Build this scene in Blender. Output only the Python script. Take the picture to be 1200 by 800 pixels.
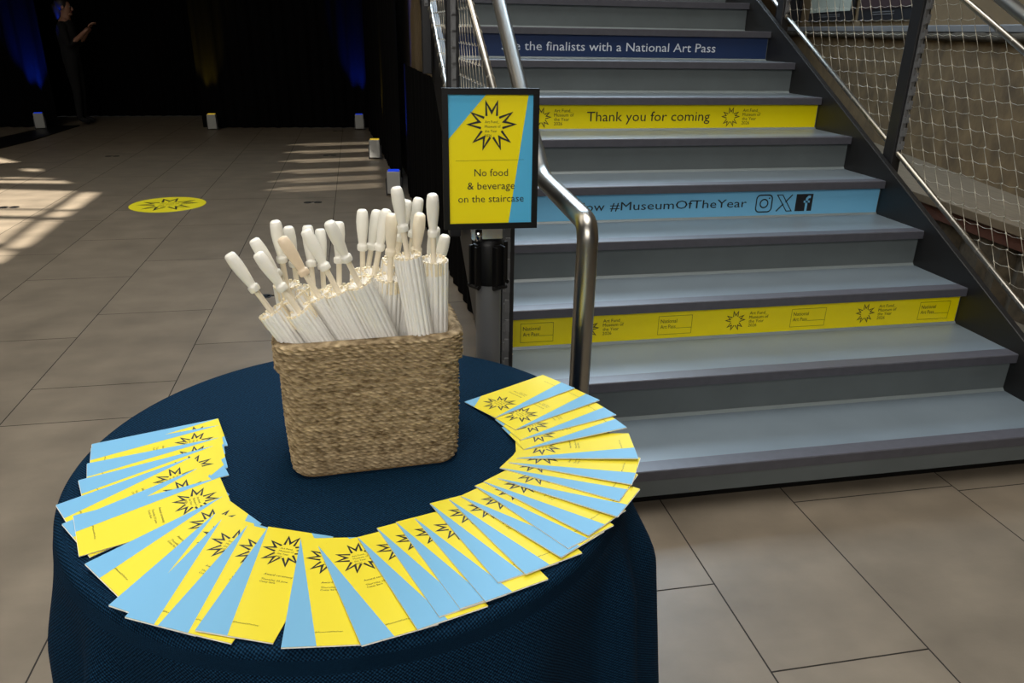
import bpy, bmesh, math, random
from mathutils import Vector, Matrix
random.seed(7)
for o in list(bpy.data.objects): bpy.data.objects.remove(o)
SC = bpy.context.scene
COL = SC.collection
PI = math.pi

# ------------------------------------------------------------------ camera
H = 1.432
cam_d = bpy.data.cameras.new('camera'); cam = bpy.data.objects.new('camera', cam_d); COL.objects.link(cam)
cam_d.sensor_width = 36.0; cam_d.lens = 889.7/1200*36; cam_d.clip_start = 0.05; cam_d.clip_end = 200
def cam_axes(pitch, roll, yaw):
    fw = Vector((math.sin(yaw)*math.cos(pitch), math.cos(yaw)*math.cos(pitch), -math.sin(pitch)))
    rt = Vector((math.cos(yaw), -math.sin(yaw), 0)); up = rt.cross(fw)
    return math.cos(roll)*rt+math.sin(roll)*up, -math.sin(roll)*rt+math.cos(roll)*up, fw
cr, cu, cf = cam_axes(.3907, .018, .1969)
cam.matrix_world = Matrix(((cr.x, cu.x, -cf.x, 0), (cr.y, cu.y, -cf.y, 0), (cr.z, cu.z, -cf.z, H), (0, 0, 0, 1)))
SC.camera = cam

# ------------------------------------------------------------------ world, sun, daylight, added fill, exposure
w = bpy.data.worlds.new('world'); SC.world = w; w.use_nodes = True
bg = w.node_tree.nodes['Background']; bg.inputs[0].default_value = (.66, .68, .70, 1); bg.inputs[1].default_value = .07
SUN = Vector((.50, .42, -.76)).normalized()
sd = bpy.data.lights.new('sun', 'SUN'); sd.energy = 20.0; sd.angle = math.radians(.5); sd.color = (1, .93, .82)
so = bpy.data.objects.new('sun', sd); COL.objects.link(so); so.rotation_euler = SUN.to_track_quat('-Z', 'Y').to_euler()
def area(name, loc, target, sx, sy, power, col, spread=180):
    d = bpy.data.lights.new(name, 'AREA'); d.shape = 'RECTANGLE'; d.size = sx; d.size_y = sy; d.energy = power; d.color = col; d.spread = math.radians(spread)
    o = bpy.data.objects.new(name, d); COL.objects.link(o); o.location = loc
    o.rotation_euler = (Vector(target)-Vector(loc)).to_track_quat('-Z', 'Y').to_euler(); return o
area('skylight_overhead', (.3, 1.6, 6.6), (.1, 1.8, 0), 4.5, 4.0, 118, (1, .97, .92), 100)
area('skylight_stair', (2.2, 10.5, 6.4), (1.4, 2.6, .5), 5.0, 3.0, 270, (.66, .83, 1), 110)
area('fill_left', (-4.2, 4.6, 6.4), (-2.2, 5.6, 0), 4.0, 5.0, 105, (1, .90, .74), 120)  # warm fill added to brighten the left floor, not a real opening
area('fill_front', (-1.8, -4.2, 3.9), (.2, 2.6, .4), 5.0, 3.0, 128, (1, .96, .90), 130)  # fill added behind the camera to lift surfaces facing it
SC.view_settings.view_transform = 'Standard'; SC.view_settings.look = 'None'
SC.view_settings.exposure = 0.0; SC.view_settings.gamma = 1.0; SC.view_settings.use_curve_mapping = False

# ------------------------------------------------------------------ materials
def lin(c): return tuple(((v/255)/12.92 if v/255 <= .04045 else ((v/255+.055)/1.055)**2.4) for v in c)
def mat(name, rgb, rough=.5, metal=0, noise=0, nscale=20, bump=0, bscale=200, detail=3, spec=.5, stretch=None, coat=0):
    m = bpy.data.materials.new(name); m.use_nodes = True; nt = m.node_tree; b = nt.nodes['Principled BSDF']
    c = lin(rgb); b.inputs['Base Color'].default_value = (*c, 1); b.inputs['Roughness'].default_value = rough
    b.inputs['Metallic'].default_value = metal; b.inputs['Specular IOR Level'].default_value = spec
    if coat: b.inputs['Coat Weight'].default_value = coat
    tc = nt.nodes.new('ShaderNodeTexCoord'); vec = tc.outputs['Object']
    if stretch:
        mp = nt.nodes.new('ShaderNodeMapping'); mp.inputs['Scale'].default_value = stretch
        nt.links.new(vec, mp.inputs[0]); vec = mp.outputs[0]
    if noise:
        n = nt.nodes.new('ShaderNodeTexNoise'); n.inputs['Scale'].default_value = nscale; n.inputs['Detail'].default_value = detail
        nt.links.new(vec, n.inputs['Vector'])
        r = nt.nodes.new('ShaderNodeMapRange'); r.inputs['From Min'].default_value = .25; r.inputs['From Max'].default_value = .75
        r.inputs['To Min'].default_value = 1-noise; r.inputs['To Max'].default_value = 1+noise
        nt.links.new(n.outputs[0], r.inputs[0])
        mx = nt.nodes.new('ShaderNodeVectorMath'); mx.operation = 'SCALE'; mx.inputs[0].default_value = c
        nt.links.new(r.outputs[0], mx.inputs['Scale']); nt.links.new(mx.outputs[0], b.inputs['Base Color'])
    if bump:
        n2 = nt.nodes.new('ShaderNodeTexNoise'); n2.inputs['Scale'].default_value = bscale; n2.inputs['Detail'].default_value = 4
        nt.links.new(vec, n2.inputs['Vector'])
        bp = nt.nodes.new('ShaderNodeBump'); bp.inputs['Strength'].default_value = bump; bp.inputs['Distance'].default_value = .002
        nt.links.new(n2.outputs[0], bp.inputs['Height']); nt.links.new(bp.outputs[0], b.inputs['Normal'])
    return m
def tile_mat(name, rgb):
    m = mat(name, rgb, rough=.42, noise=.20, nscale=4.5, bump=.10, bscale=120, detail=12)
    nt = m.node_tree; b = nt.nodes['Principled BSDF']
    tc = nt.nodes.new('ShaderNodeTexCoord'); mp = nt.nodes.new('ShaderNodeMapping'); mp.inputs['Scale'].default_value = (1.6, 3.6, 1)
    n = nt.nodes.new('ShaderNodeTexNoise'); n.inputs['Scale'].default_value = 2.2; n.inputs['Detail'].default_value = 8
    nt.links.new(tc.outputs['Object'], mp.inputs[0]); nt.links.new(mp.outputs[0], n.inputs['Vector'])
    r = nt.nodes.new('ShaderNodeMapRange'); r.inputs['From Min'].default_value = .3; r.inputs['From Max'].default_value = .7
    r.inputs['To Min'].default_value = .90; r.inputs['To Max'].default_value = 1.09; nt.links.new(n.outputs[0], r.inputs[0])
    at = nt.nodes.new('ShaderNodeAttribute'); at.attribute_name = 'tone'
    ml = nt.nodes.new('ShaderNodeMath'); ml.operation = 'MULTIPLY'; nt.links.new(r.outputs[0], ml.inputs[0]); nt.links.new(at.outputs['Fac'], ml.inputs[1])
    old = b.inputs['Base Color'].links[0].from_socket
    v = nt.nodes.new('ShaderNodeVectorMath'); v.operation = 'SCALE'; nt.links.new(old, v.inputs[0]); nt.links.new(ml.outputs[0], v.inputs['Scale'])
    nt.links.new(v.outputs[0], b.inputs['Base Color'])
    return m
def cloth_mat(name, rgb, thread):
    m = bpy.data.materials.new(name); m.use_nodes = True; nt = m.node_tree; b = nt.nodes['Principled BSDF']
    b.inputs['Roughness'].default_value = .75; b.inputs['Specular IOR Level'].default_value = .04
    b.inputs['Sheen Weight'].default_value = .0; b.inputs['Sheen Roughness'].default_value = .5
    uv = nt.nodes.new('ShaderNodeUVMap')
    def wave(axis):
        sx = nt.nodes.new('ShaderNodeSeparateXYZ'); nt.links.new(uv.outputs[0], sx.inputs[0])
        a = nt.nodes.new('ShaderNodeMath'); a.operation = 'MULTIPLY'; a.inputs[1].default_value = 2*PI/.0056; nt.links.new(sx.outputs[axis], a.inputs[0])
        s = nt.nodes.new('ShaderNodeMath'); s.operation = 'SINE'; nt.links.new(a.outputs[0], s.inputs[0]); return s.outputs[0]
    p = nt.nodes.new('ShaderNodeMath'); p.operation = 'MULTIPLY'; nt.links.new(wave(0), p.inputs[0]); nt.links.new(wave(1), p.inputs[1])
    n = nt.nodes.new('ShaderNodeTexNoise'); n.inputs['Scale'].default_value = 260; n.inputs['Detail'].default_value = 2; nt.links.new(uv.outputs[0], n.inputs['Vector'])
    ad = nt.nodes.new('ShaderNodeMath'); ad.operation = 'MULTIPLY_ADD'; ad.inputs[1].default_value = .5; nt.links.new(p.outputs[0], ad.inputs[0]); nt.links.new(n.outputs[0], ad.inputs[2])
    r = nt.nodes.new('ShaderNodeValToRGB'); r.color_ramp.elements[0].position = .30; r.color_ramp.elements[0].color = (*lin(rgb), 1)
    r.color_ramp.elements[1].position = 1.0; r.color_ramp.elements[1].color = (*lin(thread), 1)
    nt.links.new(ad.outputs[0], r.inputs[0]); nt.links.new(r.outputs[0], b.inputs['Base Color'])
    bp = nt.nodes.new('ShaderNodeBump'); bp.inputs['Strength'].default_value = .5; bp.inputs['Distance'].default_value = .0012
    nt.links.new(p.outputs[0], bp.inputs['Height']); nt.links.new(bp.outputs[0], b.inputs['Normal'])
    return m
def rope_mat(name):
    m = mat(name, (176, 146, 102), rough=.85, spec=.2)
    nt = m.node_tree; b = nt.nodes['Principled BSDF']
    at = nt.nodes.new('ShaderNodeAttribute'); at.attribute_name = 'tone'
    n = nt.nodes.new('ShaderNodeTexNoise'); n.inputs['Scale'].default_value = 140; n.inputs['Detail'].default_value = 5
    tc = nt.nodes.new('ShaderNodeTexCoord'); mp = nt.nodes.new('ShaderNodeMapping'); mp.inputs['Scale'].default_value = (.5, .5, 1.6)
    nt.links.new(tc.outputs['Object'], mp.inputs[0]); nt.links.new(mp.outputs[0], n.inputs['Vector'])
    r = nt.nodes.new('ShaderNodeValToRGB'); e = r.color_ramp.elements
    e[0].position = .3; e[0].color = (*lin((112, 91, 62)), 1); e[1].position = .72; e[1].color = (*lin((214, 190, 150)), 1)
    nt.links.new(n.outputs[0], r.inputs[0])
    v = nt.nodes.new('ShaderNodeVectorMath'); v.operation = 'SCALE'; nt.links.new(r.outputs[0], v.inputs[0]); nt.links.new(at.outputs['Fac'], v.inputs['Scale'])
    nt.links.new(v.outputs[0], b.inputs['Base Color'])
    return m
def emit(name, rgb, s):
    m = mat(name, rgb); b = m.node_tree.nodes['Principled BSDF']
    b.inputs['Emission Color'].default_value = (*lin(rgb), 1); b.inputs['Emission Strength'].default_value = s; return m
M = dict(
    tile=tile_mat('floor tile', (113, 103, 89)), grout=mat('grout', (36, 31, 27), .9),
    cloth=cloth_mat('navy cloth', (4, 18, 33), (24, 60, 88)),
    rope=rope_mat('woven rope'), rope_in=mat('rope lining', (120, 96, 62), .9, noise=.3, nscale=150),
    yellow=mat('yellow print', (226, 210, 54), .5, spec=.25), blue=mat('sky blue print', (116, 174, 210), .5, spec=.25), ink=mat('dark ink', (24, 26, 30), .5),
    paper=mat('white paper', (225, 222, 216), .7),
    syellow=mat('sign yellow', (246, 227, 12), .3), sblue=mat('sign blue', (84, 180, 224), .3), glass=None,
    byellow=mat('banner yellow', (240, 222, 0), .3), bblue=mat('banner blue', (116, 184, 222), .3), bnavy=mat('banner navy', (32, 52, 92), .35), bwhite=mat('banner white', (215, 222, 232), .5),
    frame=mat('black frame', (6, 6, 6), .45, spec=.3), black=mat('black plastic', (9, 9, 10), .45, spec=.3), post=mat('grey post', (112, 113, 114), .45, metal=.15),
    chrome=mat('chrome', (200, 200, 200), .12, metal=1), steel=mat('brushed steel', (166, 162, 154), .30, metal=1, bump=.05, bscale=300, stretch=(1, 1, .05)),
    wire=mat('wire rope', (196, 188, 170), .4, metal=.6),
    dsteel=mat('dark painted steel', (28, 28, 30), .45, noise=.08, nscale=8), stringer=mat('stringer paint', (24, 24, 25), .42, noise=.1, nscale=6),
    tread=mat('grey blue tread', (108, 120, 129), .34, noise=.07, nscale=5, bump=.03, bscale=60), riser=mat('grey riser paint', (95, 102, 103), .42, noise=.08, nscale=7),
    nose=mat('nosing rubber', (76, 76, 83), .40, noise=.1, nscale=30), cove=mat('cove seal highlight', (128, 137, 138), .35),
    curtain=mat('black drape', (8, 8, 9), .95, spec=.05), brown=mat('under stair panel', (92, 78, 54), .7, noise=.15, nscale=4),
    stone=mat('rough brown wall', (108, 88, 57), .9, noise=.42, nscale=6, bump=1.0, bscale=26, detail=8), rubble=mat('rough rubble', (76, 67, 52), .95, noise=.45, nscale=22, bump=1.0, bscale=34, detail=8),
    plank=mat('weathered ledge', (108, 94, 72), .8, noise=.25, nscale=6, stretch=(8, 1, 1), detail=8, bump=.4, bscale=20), redwood=mat('red brown timber', (84, 48, 32), .7, noise=.2, nscale=12),
    band=mat('grey metal trim', (128, 128, 128), .5, noise=.08, nscale=10), plaster=mat('brown plaster', (122, 100, 66), .85, noise=.12, nscale=4),
    board=mat('board black', (22, 22, 26), .5), sail=mat('pale drapery print', (190, 196, 180), .6), maroon=mat('maroon print', (60, 36, 36), .6), caption=mat('caption grey', (110, 110, 110), .6),
    bamboo=mat('pale bamboo', (240, 226, 194), .6, noise=.12, nscale=60), handle=mat('painted pale wood', (244, 240, 228), .33, noise=.04, nscale=25), shaft=mat('pale wood shaft', (236, 224, 200), .45, noise=.08, nscale=60, stretch=(1, 1, .1)),
    canopy=mat('white paper canopy', (240, 237, 230), .75, noise=.03, nscale=80),
    white=mat('white casing', (160, 160, 156), .4), sticker=mat('floor sticker', (236, 224, 30), .45), ceil=mat('blocker grey', (70, 72, 74), .9),
    skin=mat('skin', (150, 108, 86), .55), hair=mat('dark hair', (30, 22, 18), .6), dress=mat('black clothing', (6, 6, 7), .9), eye=mat('eye', (150, 148, 144), .6), lip=mat('lip', (150, 84, 78), .5),
)

# ------------------------------------------------------------------ geometry helpers
class Geo:
    def __init__(s): s.v = []; s.f = []; s.m = []; s.sm = []; s.tone = None
    def add(s, vs, fs, mi=0, smooth=False, T=None):
        b = len(s.v)
        for p in vs:
            p = Vector(p); s.v.append(T @ p if T is not None else p)
        for f in fs: s.f.append([b+i for i in f]); s.m.append(mi); s.sm.append(smooth)
    def box(s, x0, x1, y0, y1, z0, z1, mi=0, T=None):
        v = [(x, y, z) for x in (x0, x1) for y in (y0, y1) for z in (z0, z1)]
        s.add(v, [(0, 1, 3, 2), (4, 6, 7, 5), (0, 4, 5, 1), (2, 3, 7, 6), (0, 2, 6, 4), (1, 5, 7, 3)], mi, False, T)
    def prism(s, poly, h0, h1, T=None, mi=0, smooth=False):   # poly in xy, extruded in z
        n = len(poly); v = [(x, y, h0) for x, y in poly]+[(x, y, h1) for x, y in poly]
        s.add(v, [list(range(n-1, -1, -1)), list(range(n, 2*n))]+[(i, (i+1) % n, n+(i+1) % n, n+i) for i in range(n)], mi, smooth, T)
    def poly(s, pts, mi=0, T=None, z=0): s.add([(x, y, z) for x, y in pts], [list(range(len(pts)))], mi, False, T)
    def lathe(s, prof, seg=24, T=None, mi=0, smooth=True, cap=True):
        n = len(prof); v = []
        for r, z in prof:
            for k in range(seg): a = 2*PI*k/seg; v.append((r*math.cos(a), r*math.sin(a), z))
        f = [(i*seg+k, i*seg+(k+1) % seg, (i+1)*seg+(k+1) % seg, (i+1)*seg+k) for i in range(n-1) for k in range(seg)]
        s.add(v, f, mi, smooth, T)
        if cap: s.add(v[:seg], [list(range(seg-1, -1, -1))], mi, False, T); s.add(v[-seg:], [list(range(seg))], mi, False, T)
    def tube(s, path, r, seg=12, mi=0, smooth=True, closed=False, cap=True, T=None):
        path = [Vector(p) for p in path]; n = len(path); rings = []; ref = None
        for i in range(n):
            d = (path[min(i+1, n-1)]-path[max(i-1, 0)]).normalized()
            if ref is None: ref = d.orthogonal().normalized()
            ref = (ref-d*ref.dot(d)).normalized(); q = d.cross(ref)
            rr = r[i] if isinstance(r, (list, tuple)) else r
            rings.append([path[i]+rr*(math.cos(2*PI*k/seg)*ref+math.sin(2*PI*k/seg)*q) for k in range(seg)])
        v = [p for R in rings for p in R]
        f = [(i*seg+k, i*seg+(k+1) % seg, (i+1)*seg+(k+1) % seg, (i+1)*seg+k) for i in range(n-1) for k in range(seg)]
        if cap: f += [list(range(seg-1, -1, -1)), [(n-1)*seg+k for k in range(seg)]]
        s.add(v, f, mi, smooth, T)
    def stroke(s, pts, wd, mi=0, T=None, z=0, closed=False):   # flat polyline of width wd with mitred joints, in xy
        pts = [Vector((p[0], p[1])) for p in pts]; n = len(pts); L = []; R = []
        for i in range(n):
            if closed: a = pts[i]-pts[i-1]; b = pts[(i+1) % n]-pts[i]
            else: a = pts[i]-pts[i-1] if i else pts[1]-pts[0]; b = pts[i+1]-pts[i] if i < n-1 else pts[i]-pts[i-1]
            a.normalize(); b.normalize(); na = Vector((-a.y, a.x)); nb = Vector((-b.y, b.x)); mm = na+nb
            if mm.length < 1e-4: mm = na.copy()
            mm.normalize(); k = min(2.2, 1/max(.2, mm.dot(na))); L.append(pts[i]+mm*k*wd/2); R.append(pts[i]-mm*k*wd/2)
        v = [(p.x, p.y, z) for p in L]+[(p.x, p.y, z) for p in R]
        f = [(n+i, n+(i+1) % n, (i+1) % n, i) for i in range(n if closed else n-1)]
        s.add(v, f, mi, False, T)
    def build(s, name, mats, parent=None, bevel=0, auto=False, uvs=None):
        me = bpy.data.meshes.new(name); me.from_pydata([tuple(p) for p in s.v], [], s.f)
        if not isinstance(mats, (list, tuple)): mats = [mats]
        for m in mats: me.materials.append(m)
        me.polygons.foreach_set('material_index', s.m); me.polygons.foreach_set('use_smooth', s.sm)
        if s.tone:
            at = me.attributes.new('tone', 'FLOAT', 'POINT'); at.data.foreach_set('value', s.tone)
        if uvs:
            ul = me.uv_layers.new(name='UVMap'); 
            for lp in me.loops: ul.data[lp.index].uv = uvs[lp.vertex_index]
        me.update()
        o = bpy.data.objects.new(name, me); COL.objects.link(o)
        if parent: o.parent = parent
        if bevel:
            b = o.modifiers.new('bevel', 'BEVEL'); b.width = bevel; b.segments = 2; b.limit_method = 'ANGLE'; b.angle_limit = math.radians(40)
        return o
def tag(o, label=None, cat=None, group=None, kind=None):
    if label: o['label'] = label
    if cat: o['category'] = cat
    if group: o['group'] = group
    if kind: o['kind'] = kind
    return o
def thing(name, label, cat, loc=(0, 0, 0), rz=0, group=None):
    o = bpy.data.objects.new(name, None); o.empty_display_size = .1; COL.objects.link(o); o.location = loc; o.rotation_euler = (0, 0, rz)
    return tag(o, label, cat, group)
def frame(o, x, y):      # matrix mapping local xy plane to world plane spanned by x,y directions
    x = Vector(x).normalized(); y = Vector(y); y = (y-x*y.dot(x)).normalized(); z = x.cross(y)
    return Matrix(((x.x, y.x, z.x, o[0]), (x.y, y.y, z.y, o[1]), (x.z, y.z, z.z, o[2]), (0, 0, 0, 1)))
_tc = {}
def text_mesh(s):
    if s in _tc: return _tc[s]
    c = bpy.data.curves.new('lettering', 'FONT'); c.body = s; c.size = 1; c.resolution_u = 2; c.fill_mode = 'FRONT'
    o = bpy.data.objects.new('lettering', c); COL.objects.link(o); bpy.context.view_layer.update()
    me = o.evaluated_get(bpy.context.evaluated_depsgraph_get()).to_mesh()
    v = [(p.co.x, p.co.y) for p in me.vertices]; f = [list(p.vertices) for p in me.polygons]
    o.to_mesh_clear(); bpy.data.objects.remove(o); bpy.data.curves.remove(c)
    _tc[s] = (v, f); return _tc[s]
CAP = max(y for x, y in text_mesh('H')[0])
def put_text(g, s, x, y, cap, T, mi, width=None, align='L', z=0):
    v, f = text_mesh(s); x0 = min(p[0] for p in v); x1 = max(p[0] for p in v); k = cap/CAP
    kx = width/(x1-x0) if width else k; W = (x1-x0)*kx
    ox = x-(W/2 if align == 'C' else W if align == 'R' else 0)
    g.add([(ox+(p[0]-x0)*kx, y+p[1]*k, z) for p in v], f, mi, False, T)
def star(g, cx, cy, R, T, mi, z=0, wd=None, rot=0):      # ring of five letter Ms
    wd = wd or R*.098
    m = [(-.225, .415), (-.245, .975), (0, .56), (.245, .975), (.225, .415)]
    for k in range(5):
        a = -2*PI*k/5+rot; ca, sa = math.cos(a), math.sin(a)
        g.stroke([(cx+R*(x*ca-y*sa), cy+R*(x*sa+y*ca)) for x, y in m], wd, mi, T, z)
def star_text(g, cx, cy, R, T, mi, z=0):
    for k, t in enumerate(('Art Fund_', 'Museum of', 'the Year', '2026')):
        put_text(g, t, cx-R*.30, cy+R*(.12-k*.19), R*.105, T, mi, z=z)
def bend(pts, r=.05, n=6):     # round the corners of a path
    pts = [Vector(p) for p in pts]; out = [pts[0]]
    for i in range(1, len(pts)-1):
        a = (pts[i-1]-pts[i]).normalized(); b = (pts[i+1]-pts[i]).normalized()
        p0 = pts[i]+a*r; p1 = pts[i]+b*r
        for k in range(n+1):
            t = k/n; out.append((1-t)**2*p0+2*t*(1-t)*pts[i]+t*t*p1)
    return out+[pts[-1]]

# ------------------------------------------------------------------ floor
def build_floor():
    g = Geo(); g.box(-9, 9, -4, 20, -.06, -.002, 1)
    tone = [1.0]*len(g.v)
    xs = [-9.0]
    cols = [-2.59, -2.0, -1.415, -.84, -.25, .33, .905, 1.338, 1.936, 2.53]
    left = []; x = -2.59
    while x > -9: left.append(x-.59); x -= .59
    right = []; x = 2.53
    while x < 9: right.append(x+.59); x += .59
    edges = sorted(left)+cols+right
    known = {(-2.0): [4.775], (-1.415): [2.866, 3.19, 4.1], (-.84): [2.22, 3.6], .33: [1.57], .905: [1.249], 1.338: [1.90], 1.936: [1.87], (-2.59): [3.51]}
    q = .0022
    rnd = random.Random(3)
    for i in range(len(edges)-1):
        a, b = edges[i], edges[i+1]; cuts = set()
        kn = [v for k, v in known.items() if abs(k-a) < .01]
        kn = kn[0] if kn else []
        y = -4+rnd.random()*.9
        while y < 20:
            if not any(abs(y-c) < .75 for c in kn): cuts.add(y)
            y += .96
        cuts |= set(kn); cuts = sorted(c for c in cuts if -3.9 < c < 19.9)
        ys = [-4]+cuts+[20]
        for j in range(len(ys)-1):
            t = .93+.14*rnd.random()
            g.add([(a+q, ys[j]+q, 0), (b-q, ys[j]+q, 0), (b-q, ys[j+1]-q, 0), (a+q, ys[j+1]-q, 0)], [(0, 1, 2, 3)], 0)
            tone += [t]*4
    g.tone = tone
    tag(g.build('floor', [M['tile'], M['grout']]), kind='structure')
build_floor()

# ------------------------------------------------------------------ unseen sun blocker added overhead, openings shaped to throw sun patches on the floor
def build_sun_blocker():
    zr = 8.0
    def up(p): return (p[0]-SUN.x/-SUN.z*zr, p[1]-SUN.y/-SUN.z*zr)
    holes = [
        [(-3.3, 7.70), (-2.57, 7.53), (-2.545, 6.78), (-3.3, 6.96)], [(-2.50, 7.49), (-2.34, 7.44), (-2.31, 6.73), (-2.47, 6.76)],
        [(-3.3, 6.90), (-2.545, 6.73), (-2.54, 6.53), (-3.3, 6.66)], [(-2.47, 6.70), (-2.31, 6.66), (-2.31, 6.46), (-2.465, 6.50)],
        [(-3.3, 6.52), (-2.535, 6.42), (-2.47, 5.66), (-3.3, 5.80)], [(-2.46, 6.38), (-2.31, 6.35), (-2.27, 5.66), (-2.28, 5.52), (-2.40, 5.58)],
        [(-3.3, 5.70), (-2.47, 5.56), (-2.30, 5.44), (-2.28, 5.16), (-3.3, 4.95)],
        [(-3.6, 8.28), (-3.36, 8.31), (-2.95, 8.2), (-2.98, 8.17)], [(-3.6, 8.16), (-3.0, 8.10), (-2.88, 8.06), (-2.90, 8.14), (-2.70, 7.90), (-3.6, 8.05)],
        [(-3.5, 8.84), (-3.29, 8.77), (-3.2, 8.59), (-3.39, 8.67)], [(-4.3, 9.9), (-3.65, 9.23), (-3.83, 9.18), (-4.3, 9.5)],
    ]
    for ya, wd in ((10.35, .05), (9.72, .06), (9.05, .065), (8.36, .055), (7.84, .05), (7.40, .05)):
        for q, xa in ((-.085, -.70), (0, -.90), (.085, -.78)):
            y0 = ya+q; holes.append([(xa, y0-wd/4), (.18, y0+.14-wd/4), (.18, y0+.14+wd/4), (xa, y0+wd/4)])
    bm = bmesh.new(); ed = []
    def loop(pts):
        vs = [bm.verts.new((x, y, zr)) for x, y in pts]
        for i in range(len(vs)): ed.append(bm.edges.new((vs[i], vs[(i+1) % len(vs)])))
    loop([(-22, -22), (22, -22), (22, 26), (-22, 26)])
    for h in holes: loop([up(p) for p in h])
    bmesh.ops.triangle_fill(bm, use_beauty=True, edges=ed)
    me = bpy.data.meshes.new('sun_blocker'); bm.to_mesh(me); bm.free(); me.materials.append(M['ceil'])
    o = bpy.data.objects.new('sun_blocker', me); COL.objects.link(o); tag(o, kind='structure')
    s = o.modifiers.new('thick', 'SOLIDIFY'); s.thickness = .02
build_sun_blocker()

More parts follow.
